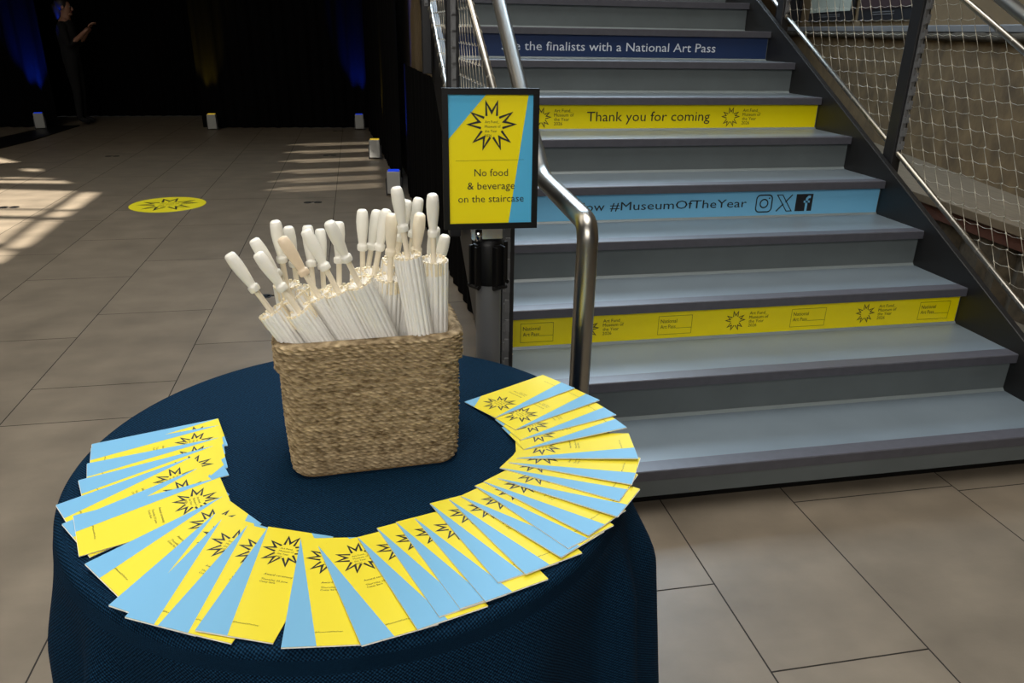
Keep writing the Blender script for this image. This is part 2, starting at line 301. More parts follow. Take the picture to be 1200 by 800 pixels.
# ------------------------------------------------------------------ staircase
Y1, X0, TR, RS, XL = 1.9143, 2.4077, .31577, .16, .45
NST = 14
def text_block(g, x, z, cap, T, mi, lead=1.36):
    for k, t in enumerate(('Art Fund_', 'Museum of', 'the Year', '2026')): put_text(g, t, x, z-k*cap*lead, cap, T, mi, z=.0012)
def stairs():
    root = thing('staircase', 'wide grey staircase with coloured printed bands on some risers', 'staircase', (1.43, Y1, 0))
    inv = Matrix.Translation((-1.43, -Y1, 0))
    def B(g, name, mats, par=root, bevel=0):
        o = g.build(name, mats, par, bevel)
        if par is root: o.matrix_parent_inverse = inv
        else: o.matrix_parent_inverse = Matrix.Identity(4)
        return o
    for i in range(1, NST+1):
        y = Y1+(i-1)*TR; z = i*RS
        g = Geo(); g.box(XL, X0, y+.058, y+TR+.03, z-.03, z, 0)
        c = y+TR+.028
        g.add([(XL, c-.010, z), (X0, c-.010, z), (X0, c, z+.010), (XL, c, z+.010)], [(0, 1, 2, 3)], 1)  # cove along the joint, its lighter colour painting in the highlight
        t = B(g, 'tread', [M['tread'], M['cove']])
        g = Geo(); g.prism([(y, z-.034), (y+.060, z-.034), (y+.060, z+.0015), (y+.003, z+.0015), (y, z-.001)], XL, X0, Matrix(((0, 0, 1, 0), (1, 0, 0, 0), (0, 1, 0, 0), (0, 0, 0, 1))))
        n = B(g, 'nosing', M['nose'], t, .0015)
        g = Geo(); zb = z-RS+(.05 if i == 1 else 0)
        yr = y+.028
        g.box(XL, X0, yr, yr+.012, zb, z-.03, 0); r = B(g, 'riser', M['riser'])
        if i == 1:
            k = Geo(); k.box(XL, X0, yr+.045, yr+.055, .0, .05, 0); B(k, 'toe_gap_shade', M['frame'])  # black plate set in as the shadow in the gap under the step
        T = frame((0, yr-.0015, 0), (1, 0, 0), (0, 0, 1))
        z0, z1 = z-RS+.004, z-.034
        def band(mm):
            g = Geo(); g.box(XL+.003, X0-.004, yr-.0015, yr-.0002, z0, z1, 0); return g
        lb = None
        if i == 3:
            g = band(0); lb = 'yellow riser band printed with star logos and boxed wording'
            for bx, wd in ((.545, .125), (1.087, .137), (1.646, .150), (2.223, .140)):
                g.stroke([(bx, .345), (bx+wd, .345), (bx+wd, .42), (bx, .42)], .0014, 1, T, .0012, True)
                put_text(g, 'National', bx+.009, .392, .0150, T, 1, width=.066, z=.0012); put_text(g, 'Art Pass', bx+.009, .369, .0150, T, 1, width=.062, z=.0012)
                g.stroke([(bx+.072, .369), (bx+wd, .369)], .0014, 1, T, .0012)
            for sx in (.806, 1.406, 1.975):
                star(g, sx, .385, .040, T, 1, .0012); text_block(g, sx+.058, .408, .0125, T, 1)
            ml = [M['byellow'], M['ink']]
        elif i == 5:
            g = band(0); lb = 'pale blue riser band with a hashtag and three social media icons'
            put_text(g, 'Follow', .862, .690, .037, T, 1, width=.185, z=.0012); put_text(g, '#MuseumOfTheYear', 1.072, .690, .037, T, 1, width=.656, z=.0012)
            def rr(cx, cz, h, rad): return [(cx+sx*(h-rad)+rad*math.cos(a), cz+sz*(h-rad)+rad*math.sin(a)) for sx, sz, a0 in ((1, 1, 0), (-1, 1, PI/2), (-1, -1, PI), (1, -1, 3*PI/2)) for a in [a0+PI/8*k for k in range(5)]]
            cz = .704
            g.stroke(rr(1.815, cz, .039, .018), .006, 1, T, .0012, True)
            g.stroke([(1.815+.019*math.cos(2*PI*k/20), cz+.019*math.sin(2*PI*k/20)) for k in range(20)], .006, 1, T, .0012, True)
            g.poly([(1.839+.004*math.cos(2*PI*k/8), cz+.024+.004*math.sin(2*PI*k/8)) for k in range(8)], 1, T, .0012)
            x = 1.918
            g.stroke([(x-.040, cz+.038), (x-.014, cz+.038), (x+.040, cz-.038), (x+.014, cz-.038)], .0045, 1, T, .0012, True)
            g.stroke([(x+.036, cz+.038), (x+.004, cz+.004)], .006, 1, T, .0012); g.stroke([(x-.038, cz-.038), (x-.005, cz-.004)], .006, 1, T, .0012)
            g.poly([(1.975, cz-.040), (2.060, cz-.040), (2.060, cz+.040), (1.975, cz+.040)], 1, T, .0012)
            fx = 2.030
            g.stroke([(fx+.018, cz+.026), (fx+.008, cz+.026), (fx, cz+.018), (fx, cz-.040)], .012, 0, T, .0018); g.stroke([(fx-.015, cz+.004), (fx+.016, cz+.004)], .010, 0, T, .0018)
            ml = [M['bblue'], M['ink']]
        elif i == 7:
            g = band(0); lb = 'yellow riser band printed Thank you for coming between two star logos'
            put_text(g, 'Thank you for coming', 1.130, 1.004, .047, T, 1, width=.665, z=.0012)
            for sx in (.893, 1.911): star(g, sx, 1.022, .048, T, 1, .0012); text_block(g, sx+.066, 1.049, .0155, T, 1)
            ml = [M['byellow'], M['ink']]
        elif i == 9:
            g = band(0); lb = 'navy riser band with white wording about finalists'
            put_text(g, 'See the finalists with a National Art Pass', .802, 1.322, .046, T, 1, width=1.276, z=.0012)
            ml = [M['bnavy'], M['bwhite']]
        if lb: tag(B(g, 'riser_banner', ml, r), lb)
    # stringers: steel plates that follow the slope
    ye = Y1+NST*TR
    def zn(y): return RS+(y-Y1)*RS/TR
    def plate(xa, xb, up, dn):
        g = Geo(); pl = [(Y1-.03, .012), (Y1+.42, .012), (ye, zn(ye)-dn), (ye, zn(ye)+up), (Y1-.03, zn(Y1-.03)+up)]
        g.prism(pl, xa, xb, Matrix(((0, 0, 1, 0), (1, 0, 0, 0), (0, 1, 0, 0), (0, 0, 0, 1)))); return g
    B(plate(X0, X0+.03, .058, .30), 'stringer', M['stringer'], bevel=.003); B(plate(XL-.03, XL, .058, .30), 'stringer', M['stringer'], bevel=.003)
    g = Geo(); g.box(XL, X0, ye+.03, ye+1.6, NST*RS-.06, NST*RS, 0); B(g, 'landing', M['tread'])
    return zn, ye
zn, YE = stairs()

def net(g, x, ya, yb, zb, zt, mi=0):
    dy, dz = .075, .060; r = .0013; sl = .45      # strands slant towards the foot of the stair
    def span(y0):
        lo = hi = None; z = 0.0
        while z < 4.2:
            y = y0+sl*z
            if zb(y) <= z <= zt(y): hi = z; lo = z if lo is None else lo
            z += .004
        return lo, hi
    y0 = ya-2.2
    while y0 < yb:
        lo, hi = span(y0)
        if lo is None or y0+sl*hi < ya or y0+sl*lo > yb: y0 += dy; continue
        k0 = math.ceil(lo/dz); k1 = math.floor(hi/dz); path = [(x, y0+sl*lo, lo)]
        for k in range(k0, k1+1):
            z = k*dz; y = y0+sl*z; path += [(x+.002, y+.007, z-.002), (x-.002, y-.007, z+.002)] if k % 2 else [(x-.002, y-.004, z-.003), (x+.002, y+.004, z+.003)]
            if zb(y+dy) < z < zt(y+dy): g.tube([(x, y, z), (x, y+dy*.5, z-.006), (x, y+dy, z)], r*.6, 4, mi, cap=False)
            g.lathe([(.001, -.004), (.0034, -.002), (.0034, .002), (.001, .004)], 6, Matrix.Translation((x, y, z)), mi)
        path.append((x, y0+sl*hi, hi))
        path = [p for p in path if ya-.02 < p[1] < yb+.3]
        if len(path) > 2: g.tube(path, r, 4, mi, cap=False)
        y0 += dy
def railing(side, label):
    root = thing('stair_railing', label, 'railing', (0, 0, 0), group='stair railings')
    left = side < 0
    x = .405 if left else 2.470
    zb = lambda y: .967+(y-3.306)*.507; zt = lambda y: 1.571+(y-3.003)*.507
    px = .383 if left else 2.468
    ys = [2.06, 3.255, 4.45, 5.65] if left else [2.06, 3.255, 4.45, 5.65]
    for y in ys:
        g = Geo(); h0 = .03 if y < 2.1 else zn(y)-.25; h1 = zn(y)+.93
        g.box(px-.024, px+.024, y-.036, y+.036, h0, h1); p = g.build('post', M['dsteel'], root, .004)
        g = Geo(); z = h0+.35
        while z < h1-.05:
            g.box(px-.008, px+.008, y-.056, y-.040, z, z+.026); g.box(px-.006, px+.006, y-.064, y-.054, z+.004, z+.040); z += .06
        g.box(px-.010, px+.010, y-.042, y-.035, h0+.34, h1-.03); g.build('hook_strip', M['post'], p)
        if y < 2.1: continue
        g = Geo(); hz = zn(y)+.86
        xs = (x-.02, x+.10) if left else (x+.02, x-.12)
        g.tube([(px, y, hz-.03), (xs[1]*.5+px*.5, y, hz-.03), (xs[1], y, hz+.02)], .008, 8); g.build('handrail_bracket', M['steel'], p)
    for nm, f in (('lower_tube', zb), ('upper_tube', zt)):
        g = Geo(); g.tube([(x, 2.02 if left else 1.75, f(2.02 if left else 1.75)), (x, 3.6, f(3.6)), (x, YE, f(YE))], .0125, 12); g.build(nm, M['steel'], root)
        g2 = Geo(); yy = 2.1
        while yy < 5.2:
            g2.tube([(x+.0135*math.cos(a), yy+.005*a/6.3, f(yy)+.0135*math.sin(a)+.0025*a/6.3) for a in [2*PI*k/10 for k in range(11)]], .0011, 4); yy += .085
        g2.tube([(x, 2.09, f(2.09)-.0132), (x, 5.21, f(5.21)-.0132)], .0011, 4)
        g2.build('wire_lashing', M['wire'], root)
    g = Geo(); net(g, x, 2.26 if left else 1.9, 6.2, zb, zt); g.build('netting', M['wire'], root)
    g = Geo()
    if left: pts = [(.594, 6.0, 3.105), (.505, 2.88, 1.522), (.47, 1.978, 1.064), (.47, 1.54, 1.048), (.472, 1.56, .0)]
    else: pts = [(2.35, 6.0, 3.254), (2.35, 1.978, 1.215), (2.35, 1.54, 1.20), (2.35, 1.55, .0)]
    g.tube(bend(pts, .045, 7), .0238, 20); hr = g.build('handrail', M['steel'], root)
    g = Geo(); g.lathe([(.045, .0005), (.045, .006), (.024, .008)], 20, Matrix.Translation((pts[-1][0], pts[-1][1], 0))); g.build('floor_flange', M['steel'], hr)
railing(-1, 'steel railing with wire net on the left side of the staircase')
railing(1, 'steel railing with wire net on the right side, against the brown wall')

# ------------------------------------------------------------------ curtains and wall under the stair
def drape(name, pts, h, label, group=None, z0=.006, amp=.028, pitch=.16, top=None):
    g = Geo(); P = [Vector((x, y)) for x, y in pts]; cols = []; s = 0
    for a, b in zip(P[:-1], P[1:]):
        L = (b-a).length; n = max(2, int(L/.035)); d = (b-a)/L; nn = Vector((-d.y, d.x))
        for k in range(n+(1 if b is P[-1] else 0)):
            q = a+d*(L*k/n); ss = s+L*k/n; cols.append(q+nn*amp*(math.sin(ss*2*PI/pitch)+.4*math.sin(ss*2*PI/pitch*.37+1)))
        s += L
    n = len(cols); v = []
    for zz in (z0, .5*h, h): v += [(c.x, c.y, zz) for c in cols]
    v2 = [(p[0]+.006, p[1]+.006, p[2]) for p in v]
    f = [(i*n+k, i*n+k+1, (i+1)*n+k+1, (i+1)*n+k) for i in range(2) for k in range(n-1)]
    g.add(v, f, 0, True); g.add(v2, [t[::-1] for t in f], 0, True)
    o = g.build(name, M['curtain']); return tag(o, label, 'curtain', group)
drape('curtain', [(-2.27, 12.22), (.70, 12.08)], 4.2, 'broad black curtain across the back of the hall, middle section', 'black curtains')
drape('curtain', [(-6.0, 13.85), (-1.2, 13.85)], 4.2, 'black curtain set further back, beside the dim standing person', 'black curtains')
drape('curtain', [(-9.0, 12.42), (-4.9, 12.42), (-4.30, 12.42)], 4.2, 'black curtain at the far left behind the blue uplight', 'black curtains')
drape('curtain', [(.13, 11.95), (.27, 9.3), (.355, 7.25)], 4.2, 'tall black curtain running back along the right of the hall', 'black curtains', amp=.012)
drape('curtain', [(.41, 7.2), (.50, 4.6), (.545, 3.62)], 1.13, 'low black curtain hung below the left side of the staircase', 'black curtains', amp=.008)
g = Geo(); g.add([(x+o, y, z) for o in (0, .03) for x, y, z in ((.56, 4.6, 0), (.40, 10, 0), (.40, 10, 2.1), (.52, 6.3, 2.1), (.56, 4.6, 1.25))],
      [(0, 1, 2, 3, 4), (9, 8, 7, 6, 5), (0, 5, 6, 1), (1, 6, 7, 2), (2, 7, 8, 3), (3, 8, 9, 4), (4, 9, 5, 0)])
for yy in (5.0, 5.8, 6.6): g.box(.535-.03*(yy-4.6), .57-.03*(yy-4.6), yy, yy+.12, .9, 1.25+.3*(yy-4.6))
tag(g.build('wall_understair', M['brown']), kind='structure')

# ------------------------------------------------------------------ right hand wall with ledge
P0 = Vector((4.08, 4.065)); DR = Vector((.259, .966)); NR = Vector((.966, -.259))
TW = Matrix(((DR.x, NR.x, 0, P0.x), (DR.y, NR.y, 0, P0.y), (0, 0, 1, 0), (0, 0, 0, 1)))   # local x along wall, y behind wall
g = Geo(); g.box(-4, 16, .0, .3, 0, 1.44, 0, TW); g.box(-4, 16, .05, .3, 1.44, 4.5, 1, TW)
tag(g.build('wall_right', [M['stone'], M['plaster']]), kind='structure')
g = Geo(); g.box(-4, 16, -.03, .05, 1.462, 1.512, 0, TW); tag(g.build('trim_1', M['band'], bevel=.006), kind='structure')
def rough_strip():
    g = Geo(); rnd = random.Random(5); n = 260
    v = []
    for k in range(n):
        s = -4+20*k/(n-1)
        for (y, z) in ((.0, 1.40), (-.03-.02*rnd.random(), 1.41+.012*rnd.random()), (-.028-.02*rnd.random(), 1.45+.012*rnd.random()), (.04, 1.461)): v.append((s, y, z))
    g.add(v, [(k*4+i, k*4+4+i, k*4+5+i, k*4+1+i) for k in range(n-1) for i in range(3)], 0, True, TW)
    return g
tag(rough_strip().build('trim_2', M['rubble']), kind='structure')
LF = [(3.20, 1.0), (3.415, 3.35), (3.50, 4.29), (3.64, 5.8), (4.05, 10)]
LB = [(3.20, .8), (3.90, 3.40), (4.10, 4.14), (4.52, 5.70), (5.75, 10.3)]
def ledge():
    for nm, z0, z1, ins, mm in (('trim_3', .45, .50, 0, 'plank'), ('trim_4', .37, .45, .02, 'redwood'), ('trim_5', 0, .37, .06, 'rubble')):
        g = Geo(); f = [(x+ins, y) for x, y in LF]
        if nm == 'trim_5':
            rnd = random.Random(8); ff = []
            for (a, b) in zip(f[:-1], f[1:]):
                for k in range(12): ff.append((a[0]+(b[0]-a[0])*k/12+rnd.uniform(-.03, .03), a[1]+(b[1]-a[1])*k/12))
            f = ff+[f[-1]]
        g.prism(f+LB[::-1], z0, z1); tag(g.build(nm, M[mm], bevel=.004), kind='structure')
ledge()
def boards():
    for (s0, s1, pic, lab) in ((7.10, 5.85, 'board', 'dark framed picture panel on the wall, partly behind the slanting steel tube'), (5.40, 3.84, 'sail', 'framed picture panel of pale pleated cloth above a dark caption strip'), (3.66, 2.33, 'maroon', 'framed maroon picture panel beside the dark railing post')):
        root = thing('picture_panel', lab, 'picture', (P0.x, P0.y, 0), group='picture panels on the right wall')
        g = Geo(); g.box(s1, s0, .02, .048, 1.565, 2.45, 0, TW); o = g.build('backing', M['board'], root, .003); o.matrix_parent_inverse = Matrix.Translation((-P0.x, -P0.y, 0))
        g = Geo(); n = 40; v = []
        for k in range(n+1):
            s = s1+.05+(s0-s1-.1)*k/n; d = .012*math.sin(k*1.9)*(1 if pic == 'sail' else 0)
            v += [(s, .012+d, 1.665), (s+.04*math.sin(k*.7), .012-d, 2.40)]
        g.add(v, [(2*k, 2*k+1, 2*k+3, 2*k+2) for k in range(n)], 0, True, TW); o = g.build('picture', M[pic], root); o.matrix_parent_inverse = Matrix.Translation((-P0.x, -P0.y, 0))
        g = Geo()
        for k in range(2): g.box(s1+.40, s0-.40, .016, .02, 1.612+k*.02, 1.620+k*.02, 0, TW)
        o = g.build('caption', M['caption'], root); o.matrix_parent_inverse = Matrix.Translation((-P0.x, -P0.y, 0))
boards()

# ------------------------------------------------------------------ floor sockets, sticker, dark strip
SOCK = [(-2.88, 6.88, 'black floor socket in the sunlit patch on the left'), (-2.81, 9.58, 'black floor socket further back on the left, in shade'), (-.44, 6.80, 'black floor socket behind the parasols, in front of the light stripes'),
        (-.37, 9.45, 'black floor socket among the light stripes'), (-.31, 11.75, 'black floor socket at the foot of the back curtain'), (-.54, 4.28, 'black floor socket seen just beside the leftmost parasol handle')]
def socket(x, y, lab):
    root = thing('floor_socket', lab, 'floor socket', (x, y, 0), group='floor sockets')
    for sx in (-1, 1):
        g = Geo(); g.lathe([(.036, .0005), (.035, .003), (.027, .004), (.024, .003), (.001, .003)], 20, Matrix.Translation((sx*.042, 0, 0)), cap=False); g.build('socket_lid', M['black'], root)
    g = Geo(); g.box(-.03, .03, -.010, .010, .0006, .003); g.build('link_plate', M['chrome'], root)
for a in SOCK: socket(*a)
def floor_sticker():
    root = thing('floor_sticker', 'round yellow sticker with a star of Ms on the tiled floor', 'floor sticker', (-1.64, 6.85, 0))
    g = Geo(); g.lathe([(.305, .0006), (.303, .0016)], 64); g.build('disc', M['sticker'], root)
    g = Geo(); T = Matrix.Identity(4); star(g, 0, 0, .225, T, 0, .0022, rot=.1)
    star_text(g, 0, .02, .225, T, 0, .0022); g.build('star_print', M['ink'], root)
floor_sticker()
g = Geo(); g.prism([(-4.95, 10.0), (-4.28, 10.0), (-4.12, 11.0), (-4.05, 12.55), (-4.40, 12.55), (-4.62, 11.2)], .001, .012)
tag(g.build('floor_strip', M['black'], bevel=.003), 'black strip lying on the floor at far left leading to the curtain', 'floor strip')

# ------------------------------------------------------------------ uplights
def uplight(x, y, rz, col, power, aim, lab, h=.22, blend=1, cone=42):
    root = thing('uplight', lab, 'uplight', (x, y, 0), rz, 'uplights along the curtains')
    g = Geo(); g.prism([(-.055, .02), (.055, .02), (.055, h-.02), (.035, h), (-.055, h)], -.06, .06, Matrix(((0, 0, 1, 0), (1, 0, 0, 0), (0, 1, 0, 0), (0, 0, 0, 1)))); g.build('housing', M['white'], root, .006)
    g = Geo(); g.box(-.05, .05, -.045, .05, h, h+.006); g.build('lens', emit('uplight lens '+lab, col, .35), root)
    for sx in (-1, 1):
        g = Geo(); g.box(sx*.068-.006, sx*.068+.006, -.03, .03, 0, h*.7); g.build('bracket', M['dsteel'], root)
    d = bpy.data.lights.new('uplight_lamp', 'SPOT'); d.energy = power; d.color = lin(col); d.spot_size = math.radians(cone); d.spot_blend = blend; d.shadow_soft_size = .02
    o = bpy.data.objects.new('uplight_lamp', d); COL.objects.link(o); o.location = (x, y, h+.03)
    o.rotation_euler = Vector(aim).to_track_quat('-Z', 'Y').to_euler()
BLU, YEL = (20, 70, 255), (255, 215, 60)
uplight(-4.45, 12.20, .25, BLU, 420, (-.02, .26, 1), 'small uplight throwing blue light, at far left by the black strip')
uplight(-2.09, 11.98, 0, YEL, 75, (-.04, .26, 1), 'small uplight throwing a faint yellow beam, middle of the back curtain')
uplight(.0, 11.90, 0, BLU, 300, (.02, .24, 1), 'small uplight with blue lens in the far right back corner')
uplight(.16, 9.15, -.1, YEL, 80, (.24, .02, 1), 'small uplight with yellow glow beside the tall curtain', cone=24)
uplight(.28, 7.05, -.1, BLU, 260, (.24, .12, 1), 'small uplight with blue glow nearest the staircase', cone=24)

# ------------------------------------------------------------------ person standing in the dark at the back
def person():
    root = thing('person', 'person in black clothes standing in the dark at back left, hands raised', 'person', (-4.05, 12.75, 0), 0)
    P = {}; E = []
    def j(n, p, r): P[n] = (Vector(p), r)
    def c(*ns): E.extend(zip(ns[:-1], ns[1:]))
    j('pel', (0, 0, .92), (.15, .11)); j('wst', (.0, 0, 1.08), (.125, .095)); j('chs', (-.01, 0, 1.26), (.155, .11)); j('nkb', (.0, 0, 1.40), (.075, .07)); j('nck', (.015, 0, 1.47), (.052, .055)); j('hd0', (.03, 0, 1.54), (.072, .085)); j('hd1', (.03, 0, 1.64), (.082, .098)); j('hd2', (.025, 0, 1.70), (.055, .065))
    c('pel', 'wst', 'chs', 'nkb', 'nck', 'hd0', 'hd1', 'hd2')
    for s, q in ((-1, 'l'), (1, 'r')):
        j('hip'+q, (0, s*.09, .86), .095); j('kne'+q, (.02, s*.10, .48), .06); j('ank'+q, (-.01, s*.10, .09), .042); j('toe'+q, (.13, s*.11, .045), .035); c('pel', 'hip'+q, 'kne'+q, 'ank'+q, 'toe'+q)
        j('sh'+q, (-.01, s*.17, 1.36), .06); j('el'+q, (.06, s*.21, 1.09), .042); j('wr'+q, (.25, s*.07, 1.28), .027); j('pm'+q, (.31, s*.05, 1.34), (.024, .036)); c('nkb', 'sh'+q, 'el'+q, 'wr'+q, 'pm'+q)
    def skin(P, E, rootn, lev=2):
        names = list(P); me = bpy.data.meshes.new('body'); me.from_pydata([P[n][0] for n in names], [(names.index(a), names.index(b)) for a, b in E], [])
        o = bpy.data.objects.new('body', me); COL.objects.link(o); o.modifiers.new('s', 'SKIN'); o.modifiers.new('u', 'SUBSURF').levels = lev
        for i, n in enumerate(names):
            r = P[n][1]; r = r if isinstance(r, tuple) else (r, r); me.skin_vertices[0].data[i].radius = r; me.skin_vertices[0].data[i].use_root = (n == rootn)
        bpy.context.view_layer.update(); ev = o.evaluated_get(bpy.context.evaluated_depsgraph_get()).to_mesh()
        vs = [v.co.copy() for v in ev.vertices]; fs = [list(p.vertices) for p in ev.polygons]; o.to_mesh_clear(); bpy.data.objects.remove(o); return vs, fs
    g = Geo()
    def addm(vs, fs):
        b = len(g.v); g.v += vs
        for f in fs:
            ct = sum((vs[i] for i in f), Vector())/len(f); g.f.append([b+i for i in f]); g.sm.append(True)
            sk = ct.z > 1.43 or (ct.x > .13 and ct.z > 1.15); g.m.append(0 if sk else 1)
    addm(*skin(P, E, 'pel'))
    for s in (-1, 1):
        base = Vector((.31, s*.05, 1.34)); d = Vector((.55, -s*.05, .8)).normalized(); side = Vector((0, s, 0)); curl = Vector((.7, -s*.3, -.5))
        for k in range(4):
            L = (.075, .085, .08, .062)[k]; a = base+side*(-.026+.018*k)+d*.01
            F = {'a': (a, .009), 'b': (a+d*L*.5+d*.02, .0085), 'c': (a+d*L*.8+curl*.02+d*.02, .0078), 'd': (a+d*L*.95+curl*.045+d*.02, .007)}
            addm(*skin(F, [('a', 'b'), ('b', 'c'), ('c', 'd')], 'a', 1))
        a = base-side*.02-d*.03; F = {'a': (a, .011), 'b': (a-side*.03+d*.03, .010), 'c': (a-side*.035+d*.06, .008)}
        addm(*skin(F, [('a', 'b'), ('b', 'c')], 'a', 1))
    # face, looking along +x
    def blob(cx, cy, cz, rx, ry, rz, mi):
        g.lathe([(math.sin(PI*k/8)+1e-4, -math.cos(PI*k/8)) for k in range(9)], 12, Matrix.Translation((cx, cy, cz)) @ Matrix.Diagonal((rx, ry, rz, 1)), mi, True, False)
    for s in (-1, 1): blob(.112, s*.032, 1.615, .010, .013, .009, 2); blob(.03, s*.083, 1.60, .022, .012, .033, 0); blob(.118, s*.032, 1.615, .006, .006, .006, 4)
    blob(.128, 0, 1.585, .018, .013, .024, 0); blob(.116, 0, 1.548, .010, .024, .008, 3); blob(.09, 0, 1.52, .03, .04, .025, 0)
    g.build('body', [M['skin'], M['dress'], M['eye'], M['lip'], M['hair']], root)
    g = Geo(); g.lathe([(math.sin(PI*k/12)+1e-4, -math.cos(PI*k/12)) for k in range(13)], 20, Matrix.Translation((.0, 0, 1.645)) @ Matrix.Diagonal((.095, .098, .105, 1)), 0, True, False)
    g.lathe([(.001, -.2), (.05, -.17), (.075, -.05), (.08, .02), (.001, .06)], 16, Matrix.Translation((-.055, 0, 1.62)), 0, True, False); g.build('hair', M['hair'], root)
person()

# ------------------------------------------------------------------ sign stand
def sign_stand():
    bx, by = .294, 1.79
    root = thing('sign_stand', 'black framed yellow and blue notice on a grey barrier post', 'sign', (bx, by, 0))
    g = Geo(); g.lathe([(.165, 0), (.165, .008), (.155, .014), (.04, .03), (.034, .034)], 40); g.build('base', M['black'], root)
    g = Geo(); g.lathe([(.0315, .03), (.0315, .885)], 28); g.build('post', M['post'], root)
    g = Geo(); g.lathe([(.036, .845), (.037, .85), (.037, .945), (.033, .957), (.020, .962)], 28)
    hd = g.build('belt_head', M['black'], root)
    for k in range(4):
        a = k*PI/2+.5; g = Geo(); T = Matrix.Rotation(a, 4, 'Z')
        g.box(.034, .050, -.015, -.009, .838, .945, 0, T); g.box(.034, .050, .009, .015, .838, .945, 0, T); g.box(.030, .042, -.010, .010, .845, .948, 0, T); g.lathe([(.005, -.02), (.005, .02)], 10, T @ Matrix.Translation((.046, 0, .842)) @ Matrix.Rotation(PI/2, 4, 'X')); g.build('belt_slot', M['black'], hd, .0015)
    g = Geo(); g.tube([(0, 0, .955), (0, -.005, .975)], .012, 12); g.tube([(-.028, -.02, .958), (-.028, -.02, .985)], .010, 12); g.box(-.045, .03, -.025, -.012, .962, 1.06); g.build('bracket', M['chrome'], root)
    # frame, nearly upright, leaning back slightly
    W, Hh = .222, .318; tl = math.radians(2)
    T = frame((.0, -.035, .990), (1, .0, 0), (0, math.sin(tl), math.cos(tl)))
    T = Matrix.Rotation(math.radians(-1), 4, 'Z') @ T
    g = Geo(); b = .0135; x0, x1 = -W/2, W/2
    g.prism([(x0, 0), (x1, 0), (x1-b, b), (x0+b, b)], -.012, .006, T); g.prism([(x0+b, Hh-b), (x1-b, Hh-b), (x1, Hh), (x0, Hh)], -.012, .006, T)
    g.prism([(x0, 0), (x0+b, b), (x0+b, Hh-b), (x0, Hh)], -.012, .006, T); g.prism([(x1-b, b), (x1, 0), (x1, Hh), (x1-b, Hh-b)], -.012, .006, T); g.box(x0+.004, x1-.004, .004, Hh-.004, -.014, -.008, 0, T)
    fr = g.build('sign_frame', M['frame'], root)
    g = Geo(); w2, h2 = W-2*b, Hh-2*b; X = lambda u: x0+b+u*w2; Yv = lambda v: Hh-b-v*h2
    g.poly([(X(0), Yv(1)), (X(1), Yv(1)), (X(1), Yv(0)), (X(0), Yv(0))], 0, T, -.0005)
    g.poly([(X(0), Yv(.335)), (X(.445), Yv(0)), (X(0), Yv(0))], 1, T, 0); g.poly([(X(.72), Yv(1)), (X(1), Yv(1)), (X(1), Yv(0)), (X(.945), Yv(0))], 1, T, 0)
    R = .053; star(g, X(.51), Yv(.235), R, T, 2, .0004); star_text(g, X(.51), Yv(.235), R, T, 2, .0004)
    g.stroke([(X(.08), Yv(.50)), (X(.9), Yv(.495))], .0006, 2, T, .0004)
    for k, (t, wd) in enumerate((('No food', .405), ('& beverage', .575), ('on the staircase', .80))): put_text(g, t, X(.505), Yv(.622+k*.104), .0165, T, 2, width=wd*w2, align='C', z=.0004)
    tag(g.build('notice', [M['syellow'], M['sblue'], M['ink']], fr), 'yellow and blue notice reading No food and beverage on the staircase')
sign_stand()

# ------------------------------------------------------------------ round table under a navy cloth
TC = Vector((-.038, 1.195)); TRD, TZ = .469, .740
def table():
    root = thing('round_table', 'round table draped to the floor in a navy blue woven cloth', 'table', (TC.x, TC.y, 0))
    g = Geo(); g.lathe([(TRD-.012, TZ-.030), (TRD-.004, TZ-.026), (TRD-.004, TZ-.006), (TRD-.010, TZ-.003)], 64); g.build('tabletop', M['dsteel'], root)
    g = Geo(); g.lathe([(.24, 0), (.24, .02), (.05, .04), (.035, .06), (.035, TZ-.03)], 32); g.build('pedestal', M['dsteel'], root)
    ridges = [(205, 10, .9), (224, 5, .9), (264, 22, .6), (296, 9, .55), (328, 5, .9), (343, 9, 1.5), (22, 10, .9), (52, 11, .8), (85, 12, .9), (118, 11, .8), (148, 12, .8), (176, 9, .8)]
    def F(a):
        t = 0
        for c, wd, s in ridges:
            d = (a-c+180) % 360-180; t += s*math.exp(-(d/wd)**2)
        return t
    seg = 480; prof = []
    for k in range(13): prof.append(('t', TRD*k/12-.001*(k == 12)*0))
    for k in range(1, 7): prof.append(('e', PI/2*k/6))
    nd = 40
    for k in range(1, nd+1): prof.append(('s', (k/nd)))
    v = []; uv = []
    er = .016
    for kind, q in prof:
        for i in range(seg):
            a = 2*PI*i/seg; deg = math.degrees(a); ca, sa = math.cos(a), math.sin(a)
            if kind == 't': r = max(q-er*(q > .4), .0005); z = TZ; uu, vv = r*ca, r*sa
            elif kind == 'e': r = TRD-er+er*math.sin(q); z = TZ-er+er*math.cos(q); uu, vv = (TRD+er*q)*ca, (TRD+er*q)*sa
            else:
                dep = q*(TZ-er-.004); z = TZ-er-dep; t = min(1, dep/.17); am = .075*(t*t*(3-2*t))*(.55+.45*q); r = TRD+.003+.035*q+am*(F(deg)-.30)+.012*min(1, dep/.05)*0
                r = max(r, TRD-.10*t); uu, vv = a*.47, 1+dep
            v.append((r*ca, r*sa, z)); uv.append((uu, vv))
    n = len(prof); f = [(i*seg+k, i*seg+(k+1) % seg, (i+1)*seg+(k+1) % seg, (i+1)*seg+k)[::-1] for i in range(n-1) for k in range(seg)]
    g = Geo(); g.add(v, f, 0, True); tag(g.build('tablecloth', M['cloth'], root, uvs=uv), 'navy blue woven cloth')
table()

